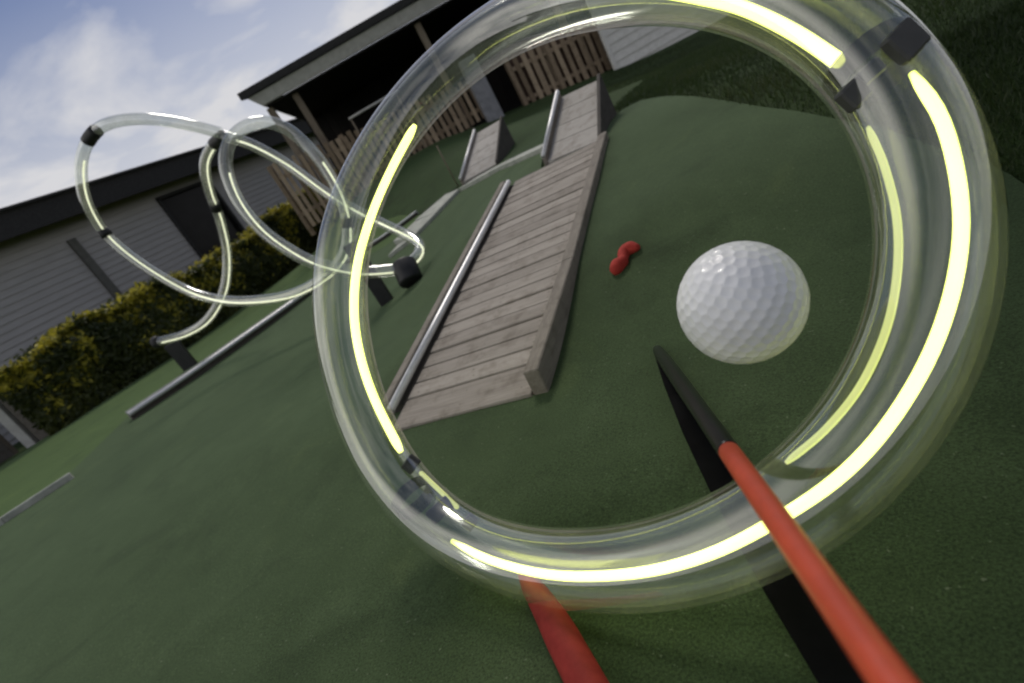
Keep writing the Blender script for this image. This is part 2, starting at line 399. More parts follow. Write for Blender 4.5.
lawn_poly = np.array([(-10.6, -3), (-7, -3)]+edge_left[:9]+[g2(400, 215), g2(380, 222), g2(345, 240), (-8.5, 11), (-10.6, 11)])
lawn = sheet('side_lawn', lawn_poly, 0.0, M_lawn)
slope_poly = np.array([g2(*p) for p in [(385, 224), (402, 226), (430, 206), (458, 186), (500, 166), (545, 148)]]+[(-1.0, 3.72), (-1.0, 4.4), g2(592, 88), g2(560, 100), g2(500, 128), g2(455, 138), g2(420, 155), g2(350, 205)])
slope = sheet('turf_slope', slope_poly, -.004, M_slope)
print('TERRAIN', [(p, np.round(onground(*p), 2).tolist()) for p in [(100, 600), (440, 230), (650, 200), (690, 110), (900, 60), (455, 150), (1000, 300), (520, 120)]])

# ------------------------------------------------------------------ near clear ring with lit strips
RS = .885
prm = [532.59251, 255.69052, 1.27475, -0.68451, -0.15976, 0.69986, 0.078, 0.01078, -0.06086, 0.06131, 0.00583, -0.01649, -0.00115, 0.06036, 0.01694, -0.0478, -0.00167]
NR = 240; th = np.linspace(0, 2*pi, NR, endpoint=False)
def ring_curve(p):
    Z, a, b, R = p[2], p[3], p[4], p[5]
    c = np.array([(p[0]-CX)/FPX*Z, (p[1]-CY)/FPX*Z, Z]); n = np.array([sin(a)*cos(b), sin(b), -cos(a)*cos(b)])
    e1 = np.cross(n, [0, 1, 0]); e1 /= np.linalg.norm(e1); e2 = np.cross(n, e1)
    rr = R*(1+sum(p[7+2*k]*np.cos((k+2)*th)+p[8+2*k]*np.sin((k+2)*th) for k in range(3)))
    h = R*sum(p[13+2*k]*np.cos((k+2)*th)+p[14+2*k]*np.sin((k+2)*th) for k in range(2))
    P = c+(np.cos(th)*rr)[:, None]*e1+(np.sin(th)*rr)[:, None]*e2+h[:, None]*n
    return np.array([CC+RS*(q[0]*CXV-q[1]*CYV+q[2]*CF) for q in P])
RC = ring_curve(prm); RT = prm[6]*RS
rp = np.array([proj(q) for q in RC]); print('RING z min', RC[:, 2].min()-RT, H1(*RC[RC[:, 2].argmin()][:2]), 'Z', rp[:, 2].min(), rp[:, 2].max(), 'r', RT)
ring = thing('clear_tube_ring', 'big clear plastic tube hoop with bright lit strips, standing around the golf ball', 'tube ring', RC[RC[:, 2].argmin()]-[0, 0, RT])
tube('outer_wall', RC, RT, M_tube, ring, 48, True)
tube('inner_wall', RC, RT*.86, M_tube_in, ring, 40, True)
ctr = np.array([655., 305.]); rang = np.arctan2(rp[:, 1]-ctr[1], rp[:, 0]-ctr[0])
def ringZ(px, py):
    a = atan2(py-ctr[1], px-ctr[0]); d = np.abs(np.angle(np.exp(1j*(rang-a)))); w = np.exp(-(d/.04)**2); return float((w*rp[:, 2]).sum()/w.sum())
def ring_strip(name, pts, wpx, core, sleeve=None, dz=0.0, n=60):
    pp = resample(np.array(pts, float), n); Zs = np.array([ringZ(x, y)+dz for x, y in pp])
    P = np.array([at(x, y, z) for (x, y), z in zip(pp, Zs)])
    w = np.median(np.interp(np.linspace(0, 1, n), np.linspace(0, 1, len(wpx)), wpx)*Zs/FPX/2)
    nub = np.ones(n); nub[0] = nub[-1] = .55; nub[1] = nub[-2] = .85
    o = tube(name, P, w*nub, core, ring, 14)
    return o
ring_strip('lit_strip', [(415, 125), (392, 168), (372, 214), (358, 262), (354, 310), (360, 355), (375, 400), (401, 452)], [8, 9, 8], M_led, dz=-.01)
ring_strip('lit_strip', [(452, 541), (490, 560), (545, 574), (600, 576), (660, 569), (720, 550), (780, 518), (838, 478), (884, 430), (925, 365), (950, 300), (961, 235), (957, 175), (941, 118), (912, 73)], [9, 13, 17], M_led, dz=-.012)
ring_strip('lit_strip', [(640, -12), (700, -2), (745, 9), (795, 33), (842, 64)], [13, 15], M_led, dz=-.012)
ring_strip('thin_glow_line', [(868, 127), (885, 168), (897, 220), (897, 275), (886, 330), (861, 385), (826, 429), (786, 463)], [7, 9, 6], M_glow_thin, dz=.004)  # glowing tube added as the refracted image of the main strip
ring_strip('thin_glow_line', [(420, 472), (438, 489), (458, 508)], [5, 5], M_glow_thin, dz=-.008)
def collar(px, py, span, rad, mat, name='joint_collar', parent=None):
    a = atan2(py-ctr[1], px-ctr[0]); d = np.angle(np.exp(1j*(rang-a))); k = np.argmin(np.abs(d))
    ks = [(k+i) % NR for i in range(-span, span+1)]
    return tube(name, RC[ks], rad, mat, parent or ring, 40, False, False)
collar(872, 75, 1, RT*.90, M_smoke)
collar(432, 484, 1, RT*.74, M_smoke)
def clip(px, py, ln, wd, mat, dz=-.02, dirpx=(1, 1)):
    """small block inside the tube at a joint, long side across the tube"""
    Z = ringZ(px, py)+dz; dx_ = np.array(dirpx, float); dx_ /= np.linalg.norm(dx_)
    a = at(px-dx_[0]*ln/2, py-dx_[1]*ln/2, Z); b_ = at(px+dx_[0]*ln/2, py+dx_[1]*ln/2, Z)
    mb = MB(); mb.beam(a, b_, wd*Z/FPX, .02, up=-CF, bev=.003); return mb.build('joint_clip', mat, ring)
clip(905, 42, 34, 32, M_clip, -.075, (.68, -.73)); clip(853, 95, 26, 24, M_clip, -.03, (.68, -.73)); clip(868, 74, 30, 16, M_clipg, -.03, (.75, -.66))
clip(411, 464, 16, 13, M_clip, -.02, (.6, -.8)); clip(440, 510, 26, 15, M_clip, -.02, (.75, -.66)); clip(470, 522, 14, 12, M_clipg, -.02, (.6, -.8))

# ------------------------------------------------------------------ golf ball
BZ = .72; BC = at(740.5, 303, BZ); BR = 61.2/FPX*BZ
def ball_mesh():
    nd = 392; k = np.arange(nd); ph = np.arccos(1-2*(k+.5)/nd); t = pi*(1+5**.5)*k
    D = np.stack([np.sin(ph)*np.cos(t), np.sin(ph)*np.sin(t), np.cos(ph)], 1)
    for _ in range(60):  # even the dimples out
        diff = D[:, None]-D[None]; d2 = (diff**2).sum(2)+np.eye(nd); fo = (diff/(d2**2)[:, :, None]).sum(1)
        D = D+fo*2e-6*nd/10; D /= np.linalg.norm(D, axis=1)[:, None]
    bm = bmesh.new(); bmesh.ops.create_icosphere(bm, subdivisions=7, radius=1)
    V = np.array([v.co[:] for v in bm.verts]); V /= np.linalg.norm(V, axis=1)[:, None]
    an = np.empty(len(V))
    for s in range(0, len(V), 8000): an[s:s+8000] = np.arccos(np.clip((V[s:s+8000]@D.T).max(1), -1, 1))
    rad = .0955; q = np.clip(an/rad, 0, 1); dep = .016*(1-q**2)**1.0
    R = BR*(1-dep)
    fs = [[v.index for v in f.verts] for f in bm.faces]; bm.free()
    return V*R[:, None], fs
m_ball, nt, b = new_mat('white_ball_cover'); b.inputs['Base Color'].default_value = (.80, .80, .80, 1); b.inputs['Roughness'].default_value = .42
v = objco(nt); nz = noise_node(nt, 30, 5, v); rr = ramp(nt, nz.outputs['Fac'], [(.30, (.72, .72, .71)), (.6, (.80, .80, .79))]); nt.links.new(rr.outputs[0], b.inputs['Base Color'])
b.inputs['Coat Weight'].default_value = .15
vs, fs = ball_mesh(); vs = vs+BC
ball = mesh_obj('golf_ball', vs-BC, fs, m_ball, None, True); ball.location = Vector(BC)
tag(ball, 'white dimpled golf ball in mid-air inside the big clear hoop', 'golf ball')

# ------------------------------------------------------------------ red poles
T0 = gnd(657, 349, .004); T1 = at(890, 680, .256); pd = (T1-T0)
def pole_pt(t): return T0+pd*t
pole = thing('red_pole', 'long slim red pole with black tapered tip, leaning up from the turf below the ball', 'pole', T0)
tp = [0, .02, .10, .25, .45, .60, .74, .745]; tr_ = [.0095, .014, .0160, .0165, .0150, .0130, .0122, .0115]
# image fraction .27 of the pole is black; along the pole that is most of its far half
tube('black_tip', np.array([pole_pt(t) for t in tp]), tr_, M_blackg, pole, 24)
tube('red_shaft', np.array([pole_pt(t) for t in np.linspace(.7451, 1.09, 12)]), np.linspace(.0118, .0094, 12), M_red, pole, 24)

Q0 = gnd(522, 572, .018); Q1 = gnd(548, 612, .031); Q2 = gnd(575, 662, .031); Q3 = gnd(614, 735, .031)
qp = resample([Q0, Q1, Q2, Q3], 14)
stake = tube('red_stake', qp, np.interp(np.linspace(0, 1, 14), [0, .15, .5, 1], [.010, .021, .030, .031]), M_redk, None, 24)
tag(stake, 'thick dull red tapered stick lying on the turf, its point under the lit hoop', 'stick')

# flat black strip laid on the turf as the dark band under the pole
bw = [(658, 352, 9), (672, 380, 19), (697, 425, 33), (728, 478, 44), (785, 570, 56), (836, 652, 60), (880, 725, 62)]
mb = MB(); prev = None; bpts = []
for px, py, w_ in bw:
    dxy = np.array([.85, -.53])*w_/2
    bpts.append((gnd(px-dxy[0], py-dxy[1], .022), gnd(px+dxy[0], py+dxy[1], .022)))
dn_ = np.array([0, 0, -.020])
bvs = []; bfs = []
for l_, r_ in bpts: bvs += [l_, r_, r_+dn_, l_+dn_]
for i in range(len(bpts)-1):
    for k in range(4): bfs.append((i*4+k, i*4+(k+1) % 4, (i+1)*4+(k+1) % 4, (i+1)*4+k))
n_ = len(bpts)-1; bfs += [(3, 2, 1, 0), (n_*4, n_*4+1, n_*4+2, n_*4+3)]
bb = mesh_obj('black_band', bvs, bfs, M_blackm); tag(bb, 'flat black tapered band on the turf beneath the red pole', 'board')

# small red marker
mk = onground(625, 262)
mpts = [(618, 278), (620, 271), (625, 266), (626, 259), (630, 254), (641, 252)]
mp = []
for p in mpts:
    q = onground(*p); mp.append(q+[0, 0, .022])
mpp = resample(np.array(mp), 26)
mr = np.interp(np.linspace(0, 1, 26), [0, .08, .22, .4, .6, .85, 1], [.012, .026, .030, .019, .025, .027, .010])
marker = tube('red_marker', mpp, mr, M_redd, None, 16)
tag(marker, 'small bent red rubber piece lying on the turf beside the long plank ramp', 'marker')

# ------------------------------------------------------------------ plank ramps
def rampz(y): return .014+.168*(y-1.37)
RA = thing('plank_ramp', 'long weathered grey plank ramp with pipe rail and thick side board, nearest the hoop', 'ramp', (-1.15, 1.37, 0))
xl, xr = -1.485, -.86
mb = MB(); y = 1.37; k = 0
while y < 3.52:
    w = .165 if k == 0 else .092
    y2 = y+w-.009
    a, c = y, y2; th_ = .028; j = random.uniform(-.0025, .0025)
    zl = lambda yy: rampz(yy)+j
    l0 = xl+random.uniform(-.006, .004)
    mb.hexa([(l0, a, zl(a)-th_), (xr, a, zl(a)-th_), (xr, c, zl(c)-th_), (l0, c, zl(c)-th_), (l0, a, zl(a)), (xr, a, zl(a)), (xr, c, zl(c)), (l0, c, zl(c))], .003, random.uniform(-.07, .07))
    for xx in (xl+.05, (xl+xr)/2+.01, xr-.05):
        for yy in ((a*.72+c*.28), (a*.28+c*.72)):
            xn = xx+random.uniform(-.006, .006); zz = zl(yy)
            mb.add([(xn+.0042*cos(t), yy+.0042*sin(t), zz+.0008+.0042*.168*sin(t)) for t in np.linspace(0, 2*pi, 9)[:-1]], [tuple(range(8))], -.75)
    y += w; k += 1
mb.build('deck', M_deck, RA)
mb = MB(); mb.hexa([(xl+.01, 1.40, -.03), (xr, 1.40, -.03), (xr, 3.5, .2), (xl+.01, 3.5, .2), (xl+.01, 1.40, -.018), (xr, 1.40, -.018), (xr, 3.5, rampz(3.5)-.032), (xl+.01, 3.5, rampz(3.5)-.032)], 0, -.3)
mb.build('underframe', M_beamd, RA)
mb = MB(); x0, x1 = xr+.004, xr+.06
ya, yb = 1.372, 3.56
zt = lambda yy: rampz(yy)+.030+.042*max(0, 1-(yy-1.37)/.9)**1.0
ym = 2.1
for y0_, y1_ in ((ya, ym), (ym, yb)):
    e_ = 0 if y1_ == yb else .0008
    bz = lambda q: -.02+(rampz(yb)-.10)*max(0, (q-ya)/(yb-ya))
    mb.hexa([(x0, y0_, bz(y0_)), (x1, y0_, bz(y0_)), (x1, y1_-e_, bz(y1_)), (x0, y1_-e_, bz(y1_)), (x0, y0_+(.01 if y0_ == ya else 0), zt(y0_)), (x1, y0_+(.01 if y0_ == ya else 0), zt(y0_)), (x1, y1_-e_, zt(y1_)), (x0, y1_-e_, zt(y1_))], .004 if y0_ == ya else .004, 0)
mb.build('side_board', M_beam, RA)
mb = MB(); xb = xl-.085
mb.hexa([(xb-.022, 1.50, -.01), (xb+.022, 1.50, -.01), (xb+.022, 3.56, rampz(3.56)-.1), (xb-.022, 3.56, rampz(3.56)-.1), (xb-.022, 1.50, rampz(1.5)+.035), (xb+.022, 1.50, rampz(1.5)+.035), (xb+.022, 3.56, rampz(3.56)+.035), (xb-.022, 3.56, rampz(3.56)+.035)], .005, .05)
mb.build('edge_board', M_beam, RA)
px_ = xl-.022
tube('pipe_rail', np.array([(px_, yy, rampz(yy)+.030) for yy in (1.45, 2.1, 2.8, 3.5)]), .017, M_alu, RA, 16)
mb = MB(); mb.hexa([(xb+.026, 1.50, 0), (xl+.004, 1.50, 0), (xl+.004, 3.5, rampz(3.5)-.06), (xb+.026, 3.5, rampz(3.5)-.06), (xb+.026, 1.50, rampz(1.5)+.004), (xl+.004, 1.50, rampz(1.5)+.004), (xl+.004, 3.5, rampz(3.5)+.004), (xb+.026, 3.5, rampz(3.5)+.004)], .002, -.35)
mb.build('rail_bed', M_beamd, RA)

def steep_ramp(label, loc, bl, br_, tl, tr2, rail_h=.03):
    """smooth steep ramp from its four deck corners"""
    bl, br_, tl, tr2 = [np.array(q, float) for q in (bl, br_, tl, tr2)]
    r = thing('steep_ramp', label, 'ramp', loc, 'steep ramps behind the plank ramp')
    mb = MB(); n = 4; dn = np.array([0, 0, -.025])
    for i in range(n):
        t0, t1 = i/n+.004, (i+1)/n-.004
        a, b_, c, d = bl+(tl-bl)*t0, br_+(tr2-br_)*t0, br_+(tr2-br_)*t1, bl+(tl-bl)*t1
        mb.hexa([a+dn, b_+dn, c+dn, d+dn, a, b_, c, d], .002, random.uniform(-.05, .1))
    mb.build('deck', M_ply, r)
    g0 = np.array([0, 0, 1.])
    mb = MB(); s = np.array([.03, 0, 0])
    hb = lambda q: np.array([q[0], q[1], H1(q[0], q[1])-.05])
    mb.hexa([hb(br_), hb(br_+s), hb(tr2+s), hb(tr2), br_+g0*.035+s*.1, br_+s+g0*.035, tr2+s+g0*.035, tr2+g0*.035+s*.1], .004, -.05)
    mb.build('side_board', M_beamd, r)
    mb = MB(); mb.hexa([hb(bl-s), hb(bl), hb(tl), hb(tl-s), bl-s+g0*.03, bl+g0*.03, tl+g0*.03, tl-s+g0*.03], .004, 0)
    mb.build('edge_board', M_beam, r)
    tube('pipe_rail', np.array([bl+g0*.045-s*.5, (bl+tl)/2+g0*.045-s*.5, tl+g0*.045-s*.5]), .016, M_alu, r, 12)
    m2 = MB(); m2.hexa([hb(tl), hb(tr2), hb(tr2+[0, .03, 0]), hb(tl+[0, .03, 0]), tl+dn, tr2+dn, tr2+dn+[0, .03, 0], tl+dn+[0, .03, 0]], .002, -.2)
    m2.build('back_panel', M_beamd, r)
    return r
steep_ramp('steep grey ramp directly behind the top of the long plank ramp', (-1.07, 3.62, .36), (-1.27, 3.70, .385), (-.87, 3.58, .375), (-1.18, 4.36, .69), (-.87, 4.26, .675))
steep_ramp('smaller steep grey ramp farther back by the grey pillar', (-2.9, 6.1, .33), gnd(463, 182, .36), gnd(496, 164, .36), onx(477, 133, -3.08), onx(501, 119, -2.68))
mb = MB(); mb.hexa([(-1.47, 3.54, .30), (-.86, 3.54, .30), (-.86, 3.66, .31), (-1.47, 3.66, .31), (-1.47, 3.54, .366), (-.86, 3.54, .366), (-.86, 3.66, .372), (-1.47, 3.66, .372)], .004, -.1)
pl = mb.build('landing_plank', M_beamd); tag(pl, 'narrow dark plank joining the long ramp to the steep ramp', 'plank')

# ------------------------------------------------------------------ kerbs
def kerb_line(name, label, pts, w, h, mat, rail=None, group=None, cat='kerb', ws=None):
    """pts: world xyz of the top edge nearest the green"""
    pts = [np.array(p, float) for p in pts]; r = thing(name, label, cat, pts[0]-[0, 0, h], group)
    mb = MB()
    for i_, (a, b_) in enumerate(zip(pts[:-1], pts[1:])):
        wa, wb_ = (ws[i_], ws[i_+1]) if ws else (w, w)
        d = b_-a; sd = np.array([d[1], -d[0], 0]); sd /= np.linalg.norm(sd); lo = np.array([0, 0, -h])
        e = d/np.linalg.norm(d)*.0015
        A, B = a+e, b_-e
        mb.hexa([A-sd*wa+lo, A+lo, B+lo, B-sd*wb_+lo, A-sd*wa, A, B, B-sd*wb_], .005)
    mb.build('concrete' if cat == 'edging' else 'timber', mat, r)
    if rail:
        mb = MB()
        for a, b_ in zip(pts[:-1], pts[1:]):
            d = b_-a; sd = np.array([d[1], -d[0], 0]); sd /= np.linalg.norm(sd); e = d/np.linalg.norm(d)*.002
            mb.beam(a+e-sd*(w+.018)-[0, 0, .03], b_-e-sd*(w+.018)-[0, 0, .03], .03, .10)
        mb.build('back_board', M_conc, r)
    if rail:
        off, zz, rad, i0, i1 = rail
        P = resample(np.array(pts[i0:i1]), 16); d = np.gradient(P, axis=0); sd = np.stack([d[:, 1], -d[:, 0], 0*d[:, 0]], 1); sd /= np.linalg.norm(sd, axis=1)[:, None]
        tube('pipe_rail', P+sd*off+[0, 0, zz], rad, M_alu, r, 12)
    return r
KA = [gnd(128, 414, .085), gnd(200, 366, .085), gnd(308, 290.5, .085)]
kerb_line('timber_kerb', 'weathered timber kerb with metal pipe, between green and hedge lawn behind the left post', KA, .10, .20, M_beamd, (.022, -.004, .026, 0, 3), 'timber kerbs')
KA2 = [gnd(309, 289.8, .085)]+[onground(*p)+[0, 0, .035] for p in [(356, 258), (388, 237), (418, 215)]]
kerb_line('timber_kerb', 'dark timber kerb behind the right post, running to the farther steep ramp', KA2, .05, .16, M_beamd, (-.02, .016, .014, 0, 4), 'timber kerbs')
K0 = [gnd(-60, 556, .06), gnd(0, 518, .06), gnd(69, 473, .06)]
kerb_line('timber_kerb', 'short thin timber kerb edging the green at the bottom left', K0, .035, .16, M_conc, None, 'timber kerbs')
SA = [onground(*p)+[0, 0, .045] for p in [(390, 259), (415, 240), (438, 216), (461, 192), (500, 171), (543, 153)]]
st = kerb_line('concrete_kerb', 'pale concrete edging strip along the foot of the steep bank', SA, .26, .20, M_conc, None, None, 'edging', [.72, .66, .52, .30, .24, .22])
# thin stake beside the far ramp
a = onground(458, 186); s_ = tube('thin_stake', np.array([a, a+[0, 0, .25], a+[.01, 0, .55]]), .008, M_postw, None, 8); tag(s_, 'thin upright wooden stake beside the farther steep ramp', 'stake')

# ------------------------------------------------------------------ far clear tube run
FT = .049
A_ = [(157, 342, 6.25), (185, 334, 6.2), (208, 319, 6.1), (224, 290, 6.0), (227, 255, 5.9), (220, 220, 5.7), (209, 190, 5.4), (205, 165, 5.2), (211, 148, 5.05), (223, 136, 4.9)]
B_ = [(221, 133, 4.75), (190, 125, 4.7), (150, 119, 4.65), (118, 121, 4.65), (97, 130, 4.7), (84, 150, 4.8), (81, 175, 4.95), (87, 203, 5.1), (105, 233, 5.3), (136, 260, 5.4), (180, 287, 5.4), (215, 299, 5.3), (250, 301, 5.15), (290, 295, 4.95), (322, 279, 4.75), (342, 258, 4.6), (348, 232, 4.5), (341, 198, 4.45), (322, 163, 4.4), (300, 139, 4.35), (283, 127, 4.3), (263, 122, 4.25), (243, 128, 4.2), (229, 144, 4.18), (226, 168, 4.16), (238, 200, 4.16), (262, 230, 4.16), (296, 254, 4.16), (325, 266, 4.16), (360, 272, 4.16), (397, 270, 4.15)]
D_ = [(224, 136, 4.85), (250, 144, 4.85), (285, 163, 4.9), (325, 192, 4.9), (355, 210, 4.85), (381, 223, 4.75), (408, 236, 4.6), (420, 246, 4.45), (417, 257, 4.3), (406, 266, 4.2)]
def pathw(pts, n): 
    P = np.array([at(*p) for p in pts]); return resample(P, n)
run = thing('clear_tube_run', 'looping run of clear plastic tube with black joints and two black posts before the hedge', 'tube run', onground(192, 366))
PA, PB, PD = pathw(A_, 70), pathw(B_, 220), pathw(D_, 70)
for P_ in (PA, PB, PD):
    tube('clear_pipe', P_, FT, M_tube_far, run, 20, False, False)
def led(P_, i0, i1, off=.027, r=.0082):
    Q = P_[i0:i1]; T_, A2, B2 = frames(Q)
    dn = np.array([.45, 0, -.9]); d = dn-.6*T_*(T_@dn)[:, None]
    tube('lit_strip', Q+d*off, r, M_led_far, run, 8)
led(PA, 1, 69); led(PB, 36, 152); led(PB, 178, 219, .027, .007); led(PD, 3, 68)
def ringcol(P_, i, w=2, k=1.18): tube('joint_collar', P_[max(0, i-w):i+w+1], FT*(1+(k-1)*.75), M_black, run, 20)
def nearest(P_, px, py): return int(np.argmin([(proj(q)[0]-px)**2+(proj(q)[1]-py)**2 for q in P_]))
ringcol(PB, nearest(PB, 92, 135), 2, 1.15); ringcol(PB, nearest(PB, 105, 233), 1, 1.12); ringcol(PA, 67, 2, 1.12); ringcol(PA, nearest(PA, 213, 208), 1, 1.12); ringcol(PB, nearest(PB, 346, 222), 1, 1.1)
c0 = at(403, 262, 4.18); c1 = at(412, 283, 4.12)
vs, fs = rcyl(c0, c1, .095, .12); mesh_obj('end_cap', vs, fs, M_black, run, True)
e0_, e1_ = PA[0], PA[1]; dd = (e0_-e1_)/np.linalg.norm(e0_-e1_); vs, fs = rcyl(e0_-dd*.03, e0_+dd*.04, .068, .1); mesh_obj('end_cap', vs, fs, M_black, run, True)
def post(base_px, w, top_px, dpt=.05):
    g = onground(*base_px); d = ray(*top_px); # height where the vertical through g meets the row of top_px
    zz = [abs(proj(g+[0, 0, h])[1]-top_px[1]) for h in np.linspace(.02, 1.5, 300)]; h = float(np.linspace(.02, 1.5, 300)[int(np.argmin(zz))])
    mb = MB(); mb.beam(g-[0, 0, .05], g+[0, 0, h], w, dpt, up=fw, bev=.006); return mb.build('post', M_black, run)
post((191, 367), .19, (176, 343), .06); post((388, 303), .115, (374, 243), .05)

# ------------------------------------------------------------------ hedge
def leaves(name, parent, sample, n, size, tone_fn, mat):
    vs = np.empty((n*5, 3)); tone = np.empty(n*5); fs = []
    P, Nn = sample(n)
    ang = rng.uniform(0, 2*pi, n); rd = rng.normal(size=(n, 3)); nn = Nn+rd*.7; nn /= np.linalg.norm(nn, axis=1)[:, None]
    t = np.cross(nn, rng.normal(size=(n, 3))); t /= np.linalg.norm(t, axis=1)[:, None]; b_ = np.cross(nn, t)
    s = size*rng.uniform(.6, 1.25, n)[:, None]
    vs[0::5] = P-t*s; vs[1::5] = P-t*s*.1+b_*s*.48+nn*s*.12; vs[2::5] = P+t*s; vs[3::5] = P-t*s*.1-b_*s*.48+nn*s*.12; vs[4::5] = P-t*s*.1
    tn = tone_fn(P); 
    for k in range(5): tone[k::5] = tn
    for i in range(n): b0 = 5*i; fs += [(b0, b0+1, b0+4), (b0+1, b0+2, b0+4), (b0+4, b0+2, b0+3), (b0, b0+4, b0+3)]
    return mesh_obj(name, vs, fs, mat, parent, False, tone)
HX0, HX1, HY0, HY1 = -11.3, -10.25, 3.9, 13.6
def hedge_top(y): return 1.20+.10*np.sin(y*1.3)+.06*np.sin(y*3.7+1)+.25*np.clip((y-10)/4, 0, 1)
def hsample(n):
    P = np.empty((n, 3)); Nn = np.empty((n, 3))
    # denser near the camera end
    u = rng.random(n)**1.35; y = HY0+(HY1-HY0)*u; hx = .5*(HX1-HX0); kind = rng.random(n)
    top = hedge_top(y)
    lump = np.array([mnoise.noise(Vector((0, yy*1.6, s*2))) for yy, s in zip(y, rng.random(n))])
    f = kind < .62
    z = top*rng.random(n)**.8
    xx = HX1+.12*lump-np.abs(rng.normal(0, .07, n))+.10*np.sin(z*4+y*2)
    xx = np.where(f, xx, rng.uniform(HX0, HX1+.03, n)); z = np.where(f, z, top+.07*lump+np.abs(rng.normal(0, .06, n))-.05)
    # rounded shoulder
    sh = np.clip((z-(top-.25))/.25, 0, 1); xx = np.where(f, xx-.18*sh**2, xx)
    P[:, 0] = xx; P[:, 1] = y; P[:, 2] = z; Nn[f] = (.8, -.3, .35); Nn[~f] = (.15, -.1, 1)
    g = height(P[:, :2]); P[:, 2] += g-.02
    return P, Nn
def htone(P):
    cl = np.array([mnoise.noise(Vector((p[0]*2.2, p[1]*2.2, p[2]*2.2))) for p in P])
    t = .35+.35*cl+rng.uniform(-.2, .25, len(P))
    hg = P[:, 2]-hedge_top(P[:, 1])
    young = (rng.random(len(P)) < 1.0*np.clip(1.05+hg/.95, 0, 1)*np.clip(.6+cl*1.6, 0, 1))  # young tips; their backlit yellow is put into the tone, densest at the top
    return np.where(young, rng.uniform(.75, 1.0, len(P)), np.clip(t, 0, .62))
hedge = thing('hedge', 'leafy green hedge with young tips painted sunlit yellow along the grey clapboard wall', 'hedge', (-10.8, 8.5, 0))
leaves('foliage', hedge, hsample, 38000, .066, htone, M_leaf)
mb = MB()
for i in range(130):
    y = HY0+.1+(HY1-HY0-.2)*i/129+random.uniform(-.05, .05); x = random.uniform(-11.0, -10.45); g = H1(x, y)
    a = np.array([x, y, g-.05]); b_ = a+[random.uniform(-.2, .25), random.uniform(-.2, .2), random.uniform(.8, 1.05)]
    v_, f_ = sweep(np.array([a, (a+b_)/2+[random.uniform(-.05, .05), 0, 0], b_]), [.022, .014, .006], 6); mb.add(v_, f_)
mb.build('stems', M_stem, hedge)
# dense dark twiggy heart of the hedge
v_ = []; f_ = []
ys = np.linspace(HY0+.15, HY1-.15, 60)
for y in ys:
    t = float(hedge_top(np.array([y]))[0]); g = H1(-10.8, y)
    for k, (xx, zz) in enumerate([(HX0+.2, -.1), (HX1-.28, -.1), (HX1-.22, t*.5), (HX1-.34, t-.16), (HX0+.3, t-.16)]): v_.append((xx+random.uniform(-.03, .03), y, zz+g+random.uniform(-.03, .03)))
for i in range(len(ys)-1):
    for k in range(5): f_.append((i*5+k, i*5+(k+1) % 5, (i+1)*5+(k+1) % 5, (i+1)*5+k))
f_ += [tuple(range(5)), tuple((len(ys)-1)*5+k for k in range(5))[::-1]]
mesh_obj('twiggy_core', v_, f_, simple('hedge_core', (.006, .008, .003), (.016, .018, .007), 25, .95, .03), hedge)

# ------------------------------------------------------------------ left clapboard building
WX = -13.5
bl = thing('clapboard_building', 'long grey clapboard building behind the hedge with dark eave and dark window', 'building', (WX, 8, 0))
def clap_wall(o, u, length, z0, z1, step, mat, name, parent, hole=None):
    """lapped boards: o start point, u unit direction along the wall, outward normal = u x z"""
    o = np.array(o, float); u = np.array(u, float); n = np.cross(u, [0, 0, 1.]); mb = MB(); z = z0
    while z < z1-.01:
        zt_ = min(z+step, z1); spans = [(0, length)]
        if hole and zt_ > hole[2] and z < hole[3]: spans = [(0, hole[0]), (hole[1], length)]
        for s0, s1 in spans:
            # boards come in lengths
            cuts = [s0]; 
            while cuts[-1] < s1-4: cuts.append(cuts[-1]+random.uniform(2.5, 4))
            cuts.append(s1)
            for c0_, c1_ in zip(cuts[:-1], cuts[1:]):
                a, b_ = o+u*c0_, o+u*c1_; j = random.uniform(0, .003)
                q = [a-n*.05, a+n*(.020+j), b_+n*(.020+j), b_-n*.05]
                q2 = [a-n*.05, a+n*.002, b_+n*.002, b_-n*.05]
                mb.hexa([p+[0, 0, z] for p in q]+[p+[0, 0, zt_-.0008] for p in q2], 0)
        z = zt_
    return mb.build(name, mat, parent)
WIN = (10.55, 12.30, 1.35, 3.13)
clap_wall((WX, -2, 0), (0, 1, 0), 24, -.2, 3.6, .145, M_clap, 'wall', bl, (WIN[0]+2, WIN[1]+2, WIN[2], WIN[3]))
mb = MB()
for a, b_ in [((WX+.02, WIN[0], WIN[2]), (WX+.02, WIN[0], WIN[3])), ((WX+.02, WIN[1], WIN[2]), (WX+.02, WIN[1], WIN[3]))]: mb.beam(a, b_, .08, .09, up=(1, 0, 0))
for z in (WIN[2], WIN[3]): mb.beam((WX+.02, WIN[0]-.04, z), (WX+.02, WIN[1]+.04, z), .09, .08)
fr = mb.build('window_frame', M_roof, bl)
mb = MB(); mb.hexa([(WX-.10, WIN[0], WIN[2]), (WX-.06, WIN[0], WIN[2]), (WX-.06, WIN[1], WIN[2]), (WX-.10, WIN[1], WIN[2]), (WX-.10, WIN[0], WIN[3]), (WX-.06, WIN[0], WIN[3]), (WX-.06, WIN[1], WIN[3]), (WX-.10, WIN[1], WIN[3])], 0)
pane = mb.build('pane', M_glassd, bl); pane.parent = fr; pane.matrix_parent_inverse = Matrix.Identity(4)
mb = MB(); mb.beam((WX+.05, 8.05, .2), (WX+.05, 8.05, 2.98), .19, .06, up=(1, 0, 0)); mb.build('wall_strip', M_wall_strip, bl)  # upright strip on the wall, darker than the boards
mb = MB(); ze = 3.86
